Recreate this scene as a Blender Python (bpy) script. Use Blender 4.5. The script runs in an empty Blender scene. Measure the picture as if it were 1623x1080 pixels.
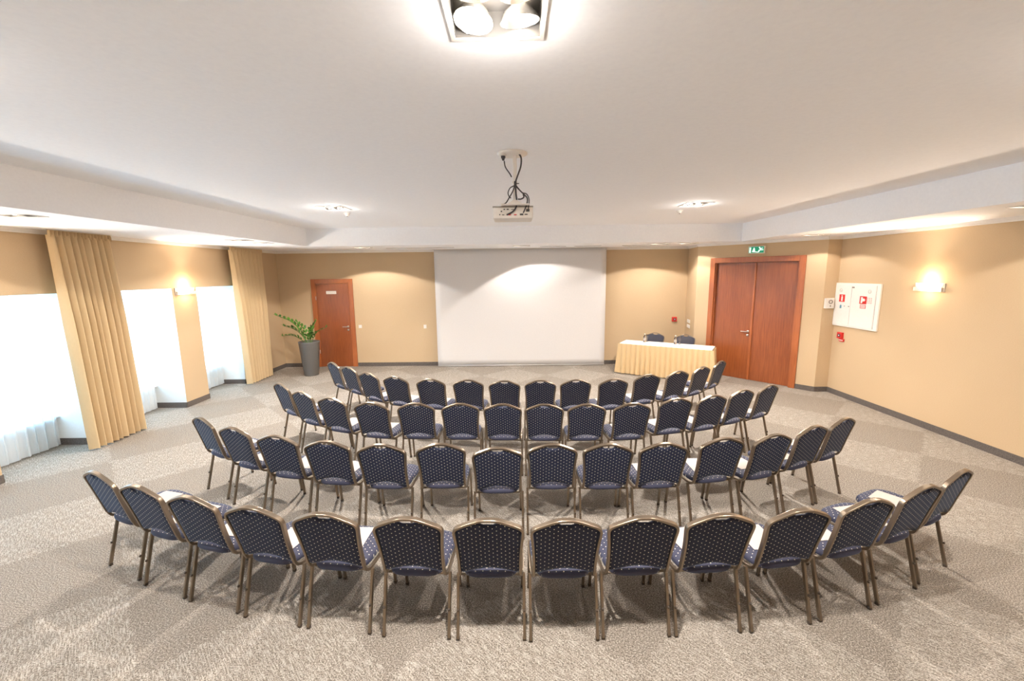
import bpy, bmesh, math, random
from mathutils import Vector, Matrix
random.seed(7)
PI = math.pi
sc = bpy.context.scene
col = sc.collection

# ------------------------------------------------------------------ camera
F_PX, PITCH, ROLL, YAW, CAM_H = 672.0, .1568, .0114, -.0075, 2.45
def cam_dir(v):
    x, y, z = v
    c, s = math.cos(ROLL), math.sin(ROLL); x, z = c*x + s*z, -s*x + c*z
    c, s = math.cos(PITCH), math.sin(PITCH); y, z = c*y + s*z, -s*y + c*z
    c, s = math.cos(YAW), math.sin(YAW); x, y = c*x + s*y, -s*x + c*y
    return Vector((x, y, z))
cam_data = bpy.data.cameras.new('camera'); cam = bpy.data.objects.new('camera', cam_data); col.objects.link(cam)
cr, cf, cu = cam_dir((1, 0, 0)), cam_dir((0, 1, 0)), cam_dir((0, 0, 1))
m3 = Matrix((cr, cu, -cf)).transposed()
cam.matrix_world = Matrix.Translation((0, 0, CAM_H)) @ m3.to_4x4()
cam_data.sensor_fit = 'HORIZONTAL'; cam_data.sensor_width = 36; cam_data.lens = 36*F_PX/1623
cam_data.clip_start = .05; cam_data.clip_end = 200
sc.camera = cam

# ------------------------------------------------------------------ world, exposure
EXPOSURE = 0.68
W_SKY = 8.5
SPOT = 0.8
SCONCE = 80
sc.view_settings.view_transform = 'Standard'; sc.view_settings.look = 'None'
sc.view_settings.exposure = EXPOSURE; sc.view_settings.gamma = 1; sc.view_settings.use_curve_mapping = False
wd = bpy.data.worlds.new('sky'); sc.world = wd; wd.use_nodes = True
wn = wd.node_tree; bg = wn.nodes['Background']
bg.inputs[0].default_value = (.42, .71, 1.0, 1); bg.inputs[1].default_value = W_SKY

# ------------------------------------------------------------------ room measures
XL, XR, YB, YN = -6.25, 6.35, 11.28, -1.6
ZS, ZH = 3.09, 3.47                    # soffit and raised ceiling
TX0, TX1, TY0, TY1 = -4.55, 4.96, -1.0, 9.50
W0 = Vector((4.40, 10.37)); W1 = Vector((6.083, 8.422))
NICHES = [(-.45, .73), (1.30, 2.48), (3.05, 4.23), (4.80, 5.98), (6.56, 7.74), (8.34, 9.52)]
NZ, ND = 2.25, .62                    # niche height and depth

def lamp_obj(name, kind, loc, energy, color, rot=(0, 0, 0), **kw):
    d = bpy.data.lights.new(name, kind); d.energy = energy; d.color = color
    for k, v in kw.items(): setattr(d, k, v)
    o = bpy.data.objects.new(name, d); o.location = loc; o.rotation_euler = rot; col.objects.link(o); return o
# daylight portals just outside each window pane
for i, (a, b) in enumerate(NICHES):
    p = lamp_obj('window_portal', 'AREA', (XL-ND-.12, (a+b)/2, 1.35), 1, (1, 1, 1), (0, -PI/2, 0), shape='RECTANGLE', size=1.9, size_y=b-a)
    p.data.cycles.is_portal = True

# ------------------------------------------------------------------ materials
class NT:
    def __init__(s, mat): s.m = mat; s.t = mat.node_tree; s.n = s.t.nodes; s.l = s.t.links; s.b = s.n['Principled BSDF']
    def add(s, typ, **kw):
        nd = s.n.new(typ)
        for k, v in kw.items(): setattr(nd, k, v)
        return nd
    def link(s, a, b): s.l.new(a, b)
    def math(s, op, a, b=None, c=None):
        nd = s.add('ShaderNodeMath', operation=op)
        for i, x in enumerate((a, b, c)):
            if x is None: continue
            if isinstance(x, (int, float)): nd.inputs[i].default_value = x
            else: s.link(x, nd.inputs[i])
        return nd.outputs[0]
    def ramp(s, fac, stops):
        r = s.add('ShaderNodeValToRGB'); e = r.color_ramp.elements
        e[0].position, e[0].color = stops[0][0], (*stops[0][1], 1)
        e[1].position, e[1].color = stops[-1][0], (*stops[-1][1], 1)
        for p, c in stops[1:-1]:
            x = e.new(p); x.color = (*c, 1)
        s.link(fac, r.inputs[0]); return r.outputs[0]
    def mix(s, fac, a, b):
        nd = s.add('ShaderNodeMix', data_type='RGBA')
        for i, x in ((0, fac), (6, a), (7, b)):
            if isinstance(x, (int, float)): nd.inputs[i].default_value = x
            elif isinstance(x, tuple): nd.inputs[i].default_value = (*x, 1)
            else: s.link(x, nd.inputs[i])
        return nd.outputs[2]
    def coords(s): return s.add('ShaderNodeTexCoord').outputs['Object']
    def mapping(s, vec, scale=(1, 1, 1), rot=(0, 0, 0)):
        mp = s.add('ShaderNodeMapping'); mp.inputs['Scale'].default_value = scale; mp.inputs['Rotation'].default_value = rot
        s.link(vec, mp.inputs['Vector']); return mp.outputs[0]
    def noise(s, vec, scale, detail=2, rough=.5):
        nd = s.add('ShaderNodeTexNoise'); nd.inputs['Scale'].default_value = scale; nd.inputs['Detail'].default_value = detail
        nd.inputs['Roughness'].default_value = rough; s.link(vec, nd.inputs['Vector']); return nd.outputs[0]
    def bump(s, h, strength=.2, dist=.01):
        b = s.add('ShaderNodeBump'); b.inputs['Strength'].default_value = strength; b.inputs['Distance'].default_value = dist
        s.link(h, b.inputs['Height']); s.link(b.outputs[0], s.b.inputs['Normal'])
def mat(name, color=(.8, .8, .8), rough=.6, metal=0, emit=None, estr=0, **kw):
    m = bpy.data.materials.new(name); m.use_nodes = True; t = NT(m)
    t.b.inputs['Base Color'].default_value = (*color, 1); t.b.inputs['Roughness'].default_value = rough; t.b.inputs['Metallic'].default_value = metal
    if emit: t.b.inputs['Emission Color'].default_value = (*emit, 1); t.b.inputs['Emission Strength'].default_value = estr
    for k, v in kw.items(): t.b.inputs[k].default_value = v
    return m, t
def simple(*a, **k):
    m, t = mat(*a, **k)
    v = t.noise(t.coords(), 35, 2)
    c = t.b.inputs['Base Color'].default_value[:3]
    t.link(t.mix(v, tuple(x*.96 for x in c), tuple(min(1, x*1.04) for x in c)), t.b.inputs['Base Color'])
    return m

M = {}
# ceiling paint
M['ceiling'] = simple('white_ceiling_paint', (.92, .935, .975), .9)
M['white_wall'] = simple('white_reveal_paint', (.86, .88, .87), .85)
M['cornice'] = simple('cornice_paint', (.84, .81, .77), .7)
# woven wall covering
m, t = mat('tan_wall_covering', (.70, .55, .37), .85); c = t.coords()
n1 = t.noise(t.mapping(c, (60, 60, 260)), 1, 2); n2 = t.noise(t.mapping(c, (1, 1, 1)), .8, 2)
f = t.math('ADD', t.math('MULTIPLY', n1, .6), t.math('MULTIPLY', n2, .4))
t.link(t.ramp(f, [(.3, (.53, .39, .24)), (.7, (.60, .45, .285))]), t.b.inputs['Base Color']); t.bump(n1, .08, .002)
M['wall'] = m
# carpet: checkerboard of speckled and streaked squares laid at 45 degrees
m, t = mat('speckled_carpet', (.4, .35, .3), .98); c = t.coords()
rot = t.mapping(c, (1, 1, 1), (0, 0, -PI/4))            # x: along +45 deg, y: along +135 deg
sp = t.add('ShaderNodeSeparateXYZ'); t.link(rot, sp.inputs[0])
wob = t.math('MULTIPLY', t.math('SUBTRACT', t.noise(c, 14, 1), .5), .12)
iu = t.math('FLOOR', t.math('DIVIDE', t.math('ADD', t.math('ADD', sp.outputs[0], wob), .07), 1.1))
iv = t.math('FLOOR', t.math('DIVIDE', t.math('ADD', t.math('SUBTRACT', sp.outputs[1], 3.28), wob), 1.1))
odd = t.math('ABSOLUTE', t.math('MODULO', t.math('ADD', iu, iv), 2))
sn = t.noise(c, 105, 4, .9)
speck = sn
base = t.ramp(speck, [(.37, (.035, .029, .023)), (.46, (.155, .132, .108)), (.54, (.31, .27, .228)), (.61, (.62, .565, .50))])
streak = t.noise(t.mapping(rot, (140, 13, 1)), 1, 1, .5)
st2 = t.ramp(streak, [(.49, (0, 0, 0)), (.60, (1, 1, 1))])
fac = t.math('MULTIPLY', t.math('MULTIPLY', st2, odd), .60)
lt = t.ramp(speck, [(.38, (.30, .27, .235)), (.62, (.64, .60, .54))])
base2 = t.mix(odd, t.mix(.07, base, (.12, .10, .085)), base)
t.link(t.mix(fac, base2, lt), t.b.inputs['Base Color']); t.bump(speck, .35, .005)
M['carpet'] = m
m, t = mat('skirting_carpet', (.1, .085, .075), .9); c = t.coords()
t.link(t.ramp(t.noise(c, 160, 2), [(.35, (.065, .055, .05)), (.65, (.17, .145, .13))]), t.b.inputs['Base Color']); M['skirting'] = m
# mahogany veneer
def wood(name, a, b, rough):
    m, t = mat(name, a, rough); c = t.coords()
    g = t.noise(t.mapping(c, (70, 70, 3.0)), 1, 4, .6); g2 = t.noise(t.mapping(c, (3, 3, .8)), 1, 2)
    f = t.math('ADD', t.math('MULTIPLY', g, .65), t.math('MULTIPLY', g2, .35))
    t.link(t.ramp(f, [(.33, a), (.67, b)]), t.b.inputs['Base Color'])
    t.b.inputs['Coat Weight'].default_value = .25; t.b.inputs['Coat Roughness'].default_value = .25
    return m
M['wood'] = wood('mahogany_veneer', (.20, .05, .014), (.36, .10, .027), .36)
M['wood_trim'] = wood('mahogany_frame', (.30, .078, .02), (.46, .14, .04), .36)
# chair fabrics: navy with a staggered lattice of small beige dots
def dots(name, ax, cell, rad, basecol=(.008, .012, .036)):
    m, t = mat(name, basecol, .75); c = t.coords()
    s = t.add('ShaderNodeSeparateXYZ'); t.link(c, s.inputs[0])
    u = t.math('DIVIDE', s.outputs[0], cell[0]); v = t.math('DIVIDE', s.outputs[ax], cell[1])
    def d(off):
        fu = t.math('SUBTRACT', t.math('FRACT', t.math('ADD', u, off+.5+20)), .5); fv = t.math('SUBTRACT', t.math('FRACT', t.math('ADD', v, off+.5+20)), .5)
        fu = t.math('MULTIPLY', fu, cell[0]/rad[0]); fv = t.math('MULTIPLY', fv, cell[1]/rad[1])
        return t.math('ADD', t.math('MULTIPLY', fu, fu), t.math('MULTIPLY', fv, fv))
    k = t.math('LESS_THAN', t.math('MINIMUM', d(0), d(.5)), 1.0)
    n = t.noise(c, 500, 1)
    bc = t.mix(n, tuple(x*.75 for x in basecol), tuple(x*1.3 for x in basecol))
    t.link(t.mix(k, bc, (.82, .76, .62)), t.b.inputs['Base Color'])
    t.b.inputs['Sheen Weight'].default_value = .2; t.b.inputs['Sheen Roughness'].default_value = .35
    t.b.inputs['Sheen Tint'].default_value = (.45, .65, 1, 1)
    return m
M['fab_back'] = dots('navy_dotted_fabric', 2, (.053, .034), (.0038, .0030))
M['fab_seat'] = dots('navy_dotted_seat_fabric_lit', 1, (.050, .046), (.0034, .0034), (.032, .034, .066))  # paler than the back fabric: light from above put into the seat colour
M['bronze'] = simple('champagne_bronze_metal', (.27, .215, .16), .33, .92)
M['cap'] = simple('dark_bronze_plastic', (.075, .055, .04), .5)
M['black'] = simple('black_plastic', (.018, .017, .016), .45)
M['darkgrey'] = simple('dark_grey_lamp_housing', (.10, .095, .09), .5)
M['steel'] = simple('brushed_steel', (.62, .60, .57), .3, .9)
M['reflector'] = simple('lamp_reflector', (.85, .83, .80), .15, .9)
M['frame_grey'] = simple('pale_lamp_frame', (.60, .58, .55), .5)
M['lamp'] = mat('glowing_lamp_glass', (1, .95, .88), .3, 0, (1, .86, .68), 18)[0]
M['plastic'] = simple('white_plastic', (.80, .77, .72), .45)
M['paper'] = simple('white_paper', (.54, .475, .43), .8)
M['plate'] = simple('cream_plate', (.80, .74, .66), .6)
M['ink'] = simple('dark_print', (.12, .05, .06), .7)
M['cabinet'] = simple('white_enamel', (.86, .83, .79), .35)
M['red'] = simple('signal_red', (.62, .025, .02), .45)
M['white_sym'] = simple('white_symbol', (.9, .88, .86), .5)
M['blue'] = simple('blue_lock_mark', (.12, .28, .40), .5)
M['groove'] = simple('grey_brown_detail', (.25, .22, .19), .8)  # plain grey-brown for cabinet seam, latches, dial and small print
M['grn'] = mat('green_exit_panel', (.0, .16, .08), .4, 0, (.0, .22, .11), .5)[0]
M['grnw'] = mat('lit_white_symbol', (.8, .95, .9), .4, 0, (.7, 1, .85), .6)[0]
M['screen'] = simple('matte_screen_fabric', (.66, .64, .63), .9)
M['pot'] = simple('anthracite_metallic_planter', (.20, .195, .19), .36, .55)
M['soil'] = simple('dark_soil', (.03, .022, .015), .95)
m, t = mat('leaf_green', (.06, .2, .02), .3); c = t.coords()
t.link(t.ramp(t.noise(c, 9, 2), [(.3, (.010, .055, .012)), (.7, (.11, .28, .03))]), t.b.inputs['Base Color']); M['leaf'] = m
M['stem'] = simple('green_stem', (.10, .22, .04), .5)
def cloth(name, a, transl, rough=.85, alpha=0, sheen=0):
    m = bpy.data.materials.new(name); m.use_nodes = True; t = NT(m); c = t.coords()
    v = t.mix(t.noise(t.mapping(c, (90, 90, 20)), 1, 2), tuple(x*.95 for x in a), tuple(min(1, x*1.04) for x in a))
    d = t.add('ShaderNodeBsdfDiffuse'); tr = t.add('ShaderNodeBsdfTranslucent'); t.link(v, d.inputs[0]); t.link(v, tr.inputs[0])
    mx = t.add('ShaderNodeMixShader'); mx.inputs[0].default_value = transl; t.link(d.outputs[0], mx.inputs[1]); t.link(tr.outputs[0], mx.inputs[2])
    out = t.n['Material Output']; last = mx
    if alpha:
        tp = t.add('ShaderNodeBsdfTransparent'); m2 = t.add('ShaderNodeMixShader'); m2.inputs[0].default_value = alpha
        t.link(mx.outputs[0], m2.inputs[1]); t.link(tp.outputs[0], m2.inputs[2]); last = m2
    t.link(last.outputs[0], out.inputs[0]); t.n.remove(t.b); return m
M['curtain'] = cloth('beige_curtain_cloth', (.66, .50, .30), .06)
M['sheer'] = cloth('white_sheer_voile', (.92, .95, .97), .55, alpha=.22)
M['skirt'] = cloth('beige_table_skirt', (.66, .48, .27), .04)
M['tcloth'] = simple('white_table_linen', (.88, .84, .79), .8)
M['outside'] = simple('white_window_frame', (.85, .86, .86), .4)
M['glass'] = mat('clear_glass', (1, 1, 1), .02, 0, **{'Transmission Weight': 1.0, 'IOR': 1.45})[0]
m = bpy.data.materials.new('window_glass'); m.use_nodes = True; t = NT(m)
tp = t.add('ShaderNodeBsdfTransparent'); tp.inputs[0].default_value = (.93, .97, .97, 1); gl = t.add('ShaderNodeBsdfGlossy'); gl.inputs['Roughness'].default_value = .03
mx = t.add('ShaderNodeMixShader'); mx.inputs[0].default_value = .06; t.link(tp.outputs[0], mx.inputs[1]); t.link(gl.outputs[0], mx.inputs[2])
t.link(mx.outputs[0], t.n['Material Output'].inputs[0]); t.n.remove(t.b); M['pane'] = m
M['sconce_glass'] = mat('glowing_opal_glass', (1, .9, .75), .4, 0, (1, .84, .64), 1.1)[0]
M['sconce_plate'] = simple('pale_metal_plate', (.62, .55, .48), .45, .3)
M['cable'] = simple('dark_cable', (.045, .04, .045), .5)
M['proj'] = simple('off_white_projector_plastic', (.80, .75, .69), .5)
M['vent'] = simple('projector_grille', (.36, .33, .30), .6)
M['doorlite'] = simple('dark_gap', (.05, .02, .01), .8)

# ------------------------------------------------------------------ mesh helpers
class MB:
    def __init__(s): s.bm = bmesh.new(); s.mats = []
    def mi(s, m):
        if m is None: return 0
        if m not in s.mats: s.mats.append(m)
        return s.mats.index(m)
    def face(s, vs, m=0, smooth=False):
        try:
            f = s.bm.faces.new(vs); f.material_index = m; f.smooth = smooth; return f
        except ValueError: return None
    def box(s, x0, x1, y0, y1, z0, z1, m=None, bev=0, M4=None):
        i = s.mi(m)
        r = bmesh.ops.create_cube(s.bm, size=1)
        vs = r['verts']
        for v in vs: v.co = Vector(((x0+x1)/2+v.co.x*(x1-x0), (y0+y1)/2+v.co.y*(y1-y0), (z0+z1)/2+v.co.z*(z1-z0)))
        fs = set(f for v in vs for f in v.link_faces)
        for f in fs: f.material_index = i
        if bev:
            es = list(set(e for v in vs for e in v.link_edges))
            rb = bmesh.ops.bevel(s.bm, geom=es, offset=bev, segments=2, affect='EDGES', profile=.5)
            vs = list(set(v for f in rb['faces'] for v in f.verts) | set(v for v in vs if v.is_valid))
            for v in vs:
                for f in v.link_faces: f.material_index = i
        if M4: bmesh.ops.transform(s.bm, matrix=M4, verts=[v for v in vs if v.is_valid])
        return vs
    def prism(s, pts, z0, z1, m=None):
        i = s.mi(m); n = len(pts)
        a = [s.bm.verts.new((x, y, z0)) for x, y in pts]; b = [s.bm.verts.new((x, y, z1)) for x, y in pts]
        s.face(list(reversed(a)), i); s.face(b, i)
        for k in range(n): s.face([a[k], a[(k+1) % n], b[(k+1) % n], b[k]], i)
    def plate(s, pts, y0, y1, m=None):      # polygon in xz extruded in y
        i = s.mi(m); n = len(pts)
        a = [s.bm.verts.new((x, y0, z)) for x, z in pts]; b = [s.bm.verts.new((x, y1, z)) for x, z in pts]
        s.face(a, i); s.face(list(reversed(b)), i)
        for k in range(n): s.face([a[(k+1) % n], a[k], b[k], b[(k+1) % n]], i)
    def lathe(s, prof, c=(0, 0, 0), n=24, m=None, M4=None, smooth=True):
        i = s.mi(m); rings = []
        for r, z in prof:
            if r < 1e-6: rings.append([s.bm.verts.new((c[0], c[1], c[2]+z))])
            else: rings.append([s.bm.verts.new((c[0]+r*math.cos(2*PI*k/n), c[1]+r*math.sin(2*PI*k/n), c[2]+z)) for k in range(n)])
        for a, b in zip(rings, rings[1:]):
            for k in range(n):
                k2 = (k+1) % n
                if len(a) == 1 and len(b) == 1: continue
                if len(a) == 1: s.face([a[0], b[k2], b[k]], i, smooth)
                elif len(b) == 1: s.face([a[k], a[k2], b[0]], i, smooth)
                else: s.face([a[k], a[k2], b[k2], b[k]], i, smooth)
        if M4: bmesh.ops.transform(s.bm, matrix=M4, verts=[v for r in rings for v in r])
    def sweep(s, path, prof, m=None, ref=None, smooth=True, scale=None):
        """prof: list of (a,b) offsets; a along ref side axis, b along the other"""
        i = s.mi(m); P = [Vector(p) for p in path]; rings = []; up = None
        for k, p in enumerate(P):
            t = (P[min(k+1, len(P)-1)]-P[max(k-1, 0)]).normalized()
            if ref is not None: a = Vector(ref)
            elif up is None: a = Vector((0, 0, 1)) if abs(t.z) < .9 else Vector((1, 0, 0))
            else: a = up
            a = (a - t*a.dot(t)).normalized(); up = a; b = t.cross(a)
            sc_ = 1 if scale is None else scale[k]
            rings.append([s.bm.verts.new(p+a*u*sc_+b*v*sc_) for u, v in prof])
        n = len(prof)
        for A, B in zip(rings, rings[1:]):
            for k in range(n): s.face([A[k], A[(k+1) % n], B[(k+1) % n], B[k]], i, smooth)
        s.face(list(reversed(rings[0])), i); s.face(rings[-1], i)
    def tube(s, path, r, m=None, n=10, scale=None):
        s.sweep(path, [(r*math.cos(2*PI*k/n), r*math.sin(2*PI*k/n)) for k in range(n)], m, scale=scale)
    def grid(s, fn, nu, nv, m=None, smooth=True):
        i = s.mi(m); V = [[s.bm.verts.new(fn(a/nu, b/nv)) for a in range(nu+1)] for b in range(nv+1)]
        for b in range(nv):
            for a in range(nu): s.face([V[b][a], V[b][a+1], V[b+1][a+1], V[b+1][a]], i, smooth)
        return V
    def mesh(s, name, m=None, recalc=True):
        if recalc: bmesh.ops.recalc_face_normals(s.bm, faces=s.bm.faces[:])
        me = bpy.data.meshes.new(name); s.bm.to_mesh(me); s.bm.free()
        if m is not None: me.materials.append(m)
        else:
            for x in s.mats: me.materials.append(x)
        return me
    def build(s, name, m=None, parent=None, loc=None, rotz=0, recalc=True):
        o = bpy.data.objects.new(name, s.mesh(name, m, recalc)); col.objects.link(o)
        if parent: o.parent = parent
        if loc is not None: o.location = loc
        if rotz: o.rotation_euler = (0, 0, rotz)
        return o
def rrect(w, h, r, n=3):
    P = []
    for cx, cy, a0 in ((w/2-r, h/2-r, 0), (-w/2+r, h/2-r, 90), (-w/2+r, -h/2+r, 180), (w/2-r, -h/2+r, 270)):
        for k in range(n+1):
            a = math.radians(a0+90*k/n); P.append((cx+r*math.cos(a), cy+r*math.sin(a)))
    return P
def smooth_path(pts, n=6):
    P = [Vector(p) for p in pts]; out = []
    for i in range(len(P)-1):
        p0, p1, p2, p3 = P[max(i-1, 0)], P[i], P[i+1], P[min(i+2, len(P)-1)]
        for k in range(n):
            t = k/n
            out.append(.5*((2*p1)+(-p0+p2)*t+(2*p0-5*p1+4*p2-p3)*t*t+(-p0+3*p1-3*p2+p3)*t**3))
    out.append(P[-1]); return out
def interp(x, xs, ys):
    if x <= xs[0]: return ys[0]
    for a, b, c, d in zip(xs, xs[1:], ys, ys[1:]):
        if x <= b: return c+(d-c)*(x-a)/(b-a)
    return ys[-1]
def tag(o, label=None, cat=None, group=None, kind=None):
    if label: o['label'] = label
    if cat: o['category'] = cat
    if group: o['group'] = group
    if kind: o['kind'] = kind
    return o
def thing(name, label, cat, loc=(0, 0, 0), rotz=0, group=None, kind=None):
    o = bpy.data.objects.new(name, None); col.objects.link(o); o.empty_display_size = .1
    o.location = loc; o.rotation_euler = (0, 0, rotz); return tag(o, label, cat, group, kind)
def copy_tree(o, parent=None):
    c = o.copy(); col.objects.link(c)
    if parent: c.parent = parent
    for ch in list(o.children): copy_tree(ch, c)
    return c
def struct(o): o['kind'] = 'structure'; return o

# ------------------------------------------------------------------ room shell
b = MB(); b.box(XL-1.1, 7.6, YN-.3, YB+.4, -.15, 0, M['carpet']); struct(b.build('floor'))

# left wall: header, piers with white reveals
b = MB()
D = ND+.22
def pier(y0, y1):
    vs = b.box(XL-D, XL, y0, y1, 0, NZ, M['wall'])
b.mi(M['wall']); b.mi(M['white_wall'])
ys = [YN] + [v for n in NICHES for v in n] + [YB+.2]
for k in range(0, len(ys), 2): pier(ys[k], ys[k+1])
b.box(XL-D, XL, YN, YB+.2, NZ, 3.7, M['wall'])
for a, c in NICHES:                                            # parapet below each window
    b.box(XL-D, XL-ND, a, c, 0, .42, M['white_wall'])
b.bm.normal_update()
for f in b.bm.faces:
    n = f.normal
    if f.calc_center_median().x < XL-.001 and f.calc_center_median().z < NZ+.01 and abs(n.x) < .5: f.material_index = 1
struct(b.build('wall_left', recalc=False))
# back wall and the short return beside the double door
b = MB(); b.box(XL, 4.7, YB, YB+.2, 0, 3.7, M['wall']); struct(b.build('wall_back'))
b = MB(); b.prism([(W0.x, W0.y), (4.54, YB), (4.8, YB+.2), (5.2, YB+.2), (W0.x+.25, W0.y+.2)], 0, 3.7, M['wall']); struct(b.build('wall_return'))
u = (W1-W0).normalized(); WANG = math.atan2(u.y, u.x); nrm = Vector((-u.y, u.x))   # outward
if nrm.x < 0: nrm = -nrm
# angled wall with the double door opening
DW0, DW1, DWZ = .40, 2.17, 2.70
wl = (W1-W0).length
E_ = thing('wall_door_side', None, None, (W0.x, W0.y, 0), WANG); struct(E_)
b = MB(); b.box(0, DW0, 0, .2, 0, 3.7, M['wall']); b.box(DW1, wl, 0, .2, 0, 3.7, M['wall']); b.box(DW0, DW1, 0, .2, DWZ, 3.7, M['wall']); b.box(DW0, DW1, .13, .2, 0, DWZ, M['wall'])  # last box: unseen backing added behind the door leaves to block leaking daylight
b.build('wall_panel', parent=E_)
b = MB(); b.prism([(W1.x, W1.y), (XR+.05, W1.y+.01), (XR+.3, W1.y+.01), (XR+.3, W1.y+.3), (W1.x+.2, W1.y+.2)], 0, 3.7, M['wall']); struct(b.build('wall_pillar'))
b = MB(); b.box(XR, XR+.2, YN, W1.y+.01, 0, 3.7, M['wall']); struct(b.build('wall_right'))
b = MB(); b.box(XL-.8, XR+.2, YN-.2, YN, 0, 3.7, M['wall']); struct(b.build('wall_near'))

# ceilings with openings for the recessed lamps
FIX4 = [(-.063, 1.85), (-2.75, 6.70), (2.80, 6.78), (-2.80, 1.85), (2.85, 1.85)]      # 2 x 2 lamp units in raised ceiling
HS = .19
def slab(b, x0, x1, y0, y1, z0, z1, holes, m):
    xs = sorted({x0, x1} | {v for h in holes for v in h[:2]}); ysl = sorted({y0, y1} | {v for h in holes for v in h[2:]})
    for xa, xb in zip(xs, xs[1:]):
        for ya, yb in zip(ysl, ysl[1:]):
            cx, cy = (xa+xb)/2, (ya+yb)/2
            if any(h[0] < cx < h[1] and h[2] < cy < h[3] for h in holes): continue
            b.box(xa, xb, ya, yb, z0, z1, m)
b = MB()
slab(b, TX0-.05, TX1+.05, TY0-.05, TY1+.05, ZH, ZH+.06, [(x-HS, x+HS, y-HS, y+HS) for x, y in FIX4], M['ceiling'])
struct(b.build('ceiling'))
# lowered perimeter: 2-lamp units
#        x, y, length axis
FIX2 = [(-5.05, 4.44, 'x'), (-4.89, 7.71, 'x'), (-4.89, 8.36, 'x'), (-3.53, 10.08, 'x'), (.17, 10.12, 'x'), (3.40, 10.12, 'x'), (3.98, 9.95, 'x'), (5.54, 8.02, 'x'), (5.49, 4.65, 'x')]
HL, HW = .19, .095
rects = [(XL, TX0, YN, YB), (TX1, XR+.2, YN, YB), (TX0, TX1, TY1, YB), (TX0, TX1, YN, TY0)]
names = ['trim_1', 'trim_2', 'trim_3', 'trim_4']
for nm, r in zip(names, rects):
    b = MB()
    hs = [(x-HL, x+HL, y-HW, y+HW) for x, y, _ in FIX2 if r[0] < x < r[1] and r[2] < y < r[3]]
    slab(b, r[0], r[1], r[2], r[3], ZS, ZS+.03, hs, M['ceiling'])
    # vertical fascia towards the raised ceiling
    if nm == 'trim_1': b.box(TX0-.04, TX0, TY0-.04, TY1+.04, ZS+.03, ZH, M['ceiling'])
    if nm == 'trim_2': b.box(TX1, TX1+.04, TY0-.04, TY1+.04, ZS+.03, ZH, M['ceiling'])
    if nm == 'trim_3': b.box(TX0, TX1, TY1, TY1+.04, ZS+.03, ZH, M['ceiling'])
    if nm == 'trim_4': b.box(TX0, TX1, TY0-.04, TY0, ZS+.03, ZH, M['ceiling'])
    struct(b.build(nm))
# roof slab above everything keeps daylight out of the ceiling void
b = MB(); b.box(XL-1.1, 7.6, YN-.3, YB+.4, 3.70, 3.8, M['ceiling']); struct(b.build('ceiling_slab'))

# cornice (plaster strip at the top of the walls)
CZ0, CZ1, CD = 3.05, ZS, .035
def strip(name, pts, z0, z1, d, m, inner):      # thin band along the wall polyline, offset to the room side
    b = MB()
    for (ax, ay), (bx, by) in zip(pts, pts[1:]):
        v = Vector((bx-ax, by-ay)).normalized(); n = Vector((v.y, -v.x))*inner*d
        b.prism([(ax, ay), (bx, by), (bx+n.x, by+n.y), (ax+n.x, ay+n.y)], z0, z1, m)
        if d > .03:
            n2 = n*.5; b.prism([(ax, ay), (bx, by), (bx+n2.x, by+n2.y), (ax+n2.x, ay+n2.y)], z0-.02, z0, m)
    return struct(b.build(name))
strip('trim_5', [(XL, YN), (XL, YB)], CZ0, CZ1, CD, M['cornice'], 1)
strip('trim_6', [(XL, YB), (4.54, YB)], CZ0, CZ1, CD, M['cornice'], 1)
strip('trim_7', [(4.54, YB), (W0.x, W0.y)], CZ0, CZ1, CD, M['cornice'], 1)
strip('trim_8', [(W0.x, W0.y), (W1.x, W1.y)], CZ0, CZ1, CD, M['cornice'], 1)
strip('trim_9', [(W1.x, W1.y), (XR, W1.y)], CZ0, CZ1, CD, M['cornice'], 1)
strip('trim_10', [(XR, W1.y), (XR, YN)], CZ0, CZ1, CD, M['cornice'], 1)
# baseboards
BZ, BD = .10, .014
strip('baseboard_back', [(-4.27, YB), (4.54, YB)], 0, BZ, BD, M['skirting'], 1)
strip('baseboard_corner', [(XL, YB), (-5.40, YB)], 0, BZ, BD, M['skirting'], 1)
strip('baseboard_return', [(4.54, YB), (W0.x, W0.y)], 0, BZ, BD, M['skirting'], 1)
a_ = W0+u*.325; c_ = W0+u*2.235
strip('baseboard_door_side', [(W0.x, W0.y), (a_.x, a_.y)], 0, BZ, BD, M['skirting'], 1)
strip('baseboard_pillar', [(c_.x, c_.y), (W1.x, W1.y), (XR, W1.y)], 0, BZ, BD, M['skirting'], 1)
strip('baseboard_right', [(XR, W1.y), (XR, YN)], 0, BZ, BD, M['skirting'], 1)
pl = []
for k in range(0, len(ys), 2):
    y0, y1 = ys[k], min(ys[k+1], YB)
    if k > 0: pl.append((XL-ND, y0))
    pl += [(XL, y0), (XL, y1)]
    if k < len(ys)-2: pl.append((XL-ND, y1))
b = MB()
for i in range(0, len(pl)):
    if i+1 >= len(pl): break
    (ax, ay), (bx, by) = pl[i], pl[i+1]
    if abs(ax-(XL-ND)) < 1e-6 and abs(bx-(XL-ND)) < 1e-6: continue
    v = Vector((bx-ax, by-ay)).normalized(); n = Vector((v.y, -v.x))*BD
    b.prism([(ax, ay), (bx, by), (bx+n.x, by+n.y), (ax+n.x, ay+n.y)], 0, BZ, M['skirting'])
struct(b.build('baseboard_left'))

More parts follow.
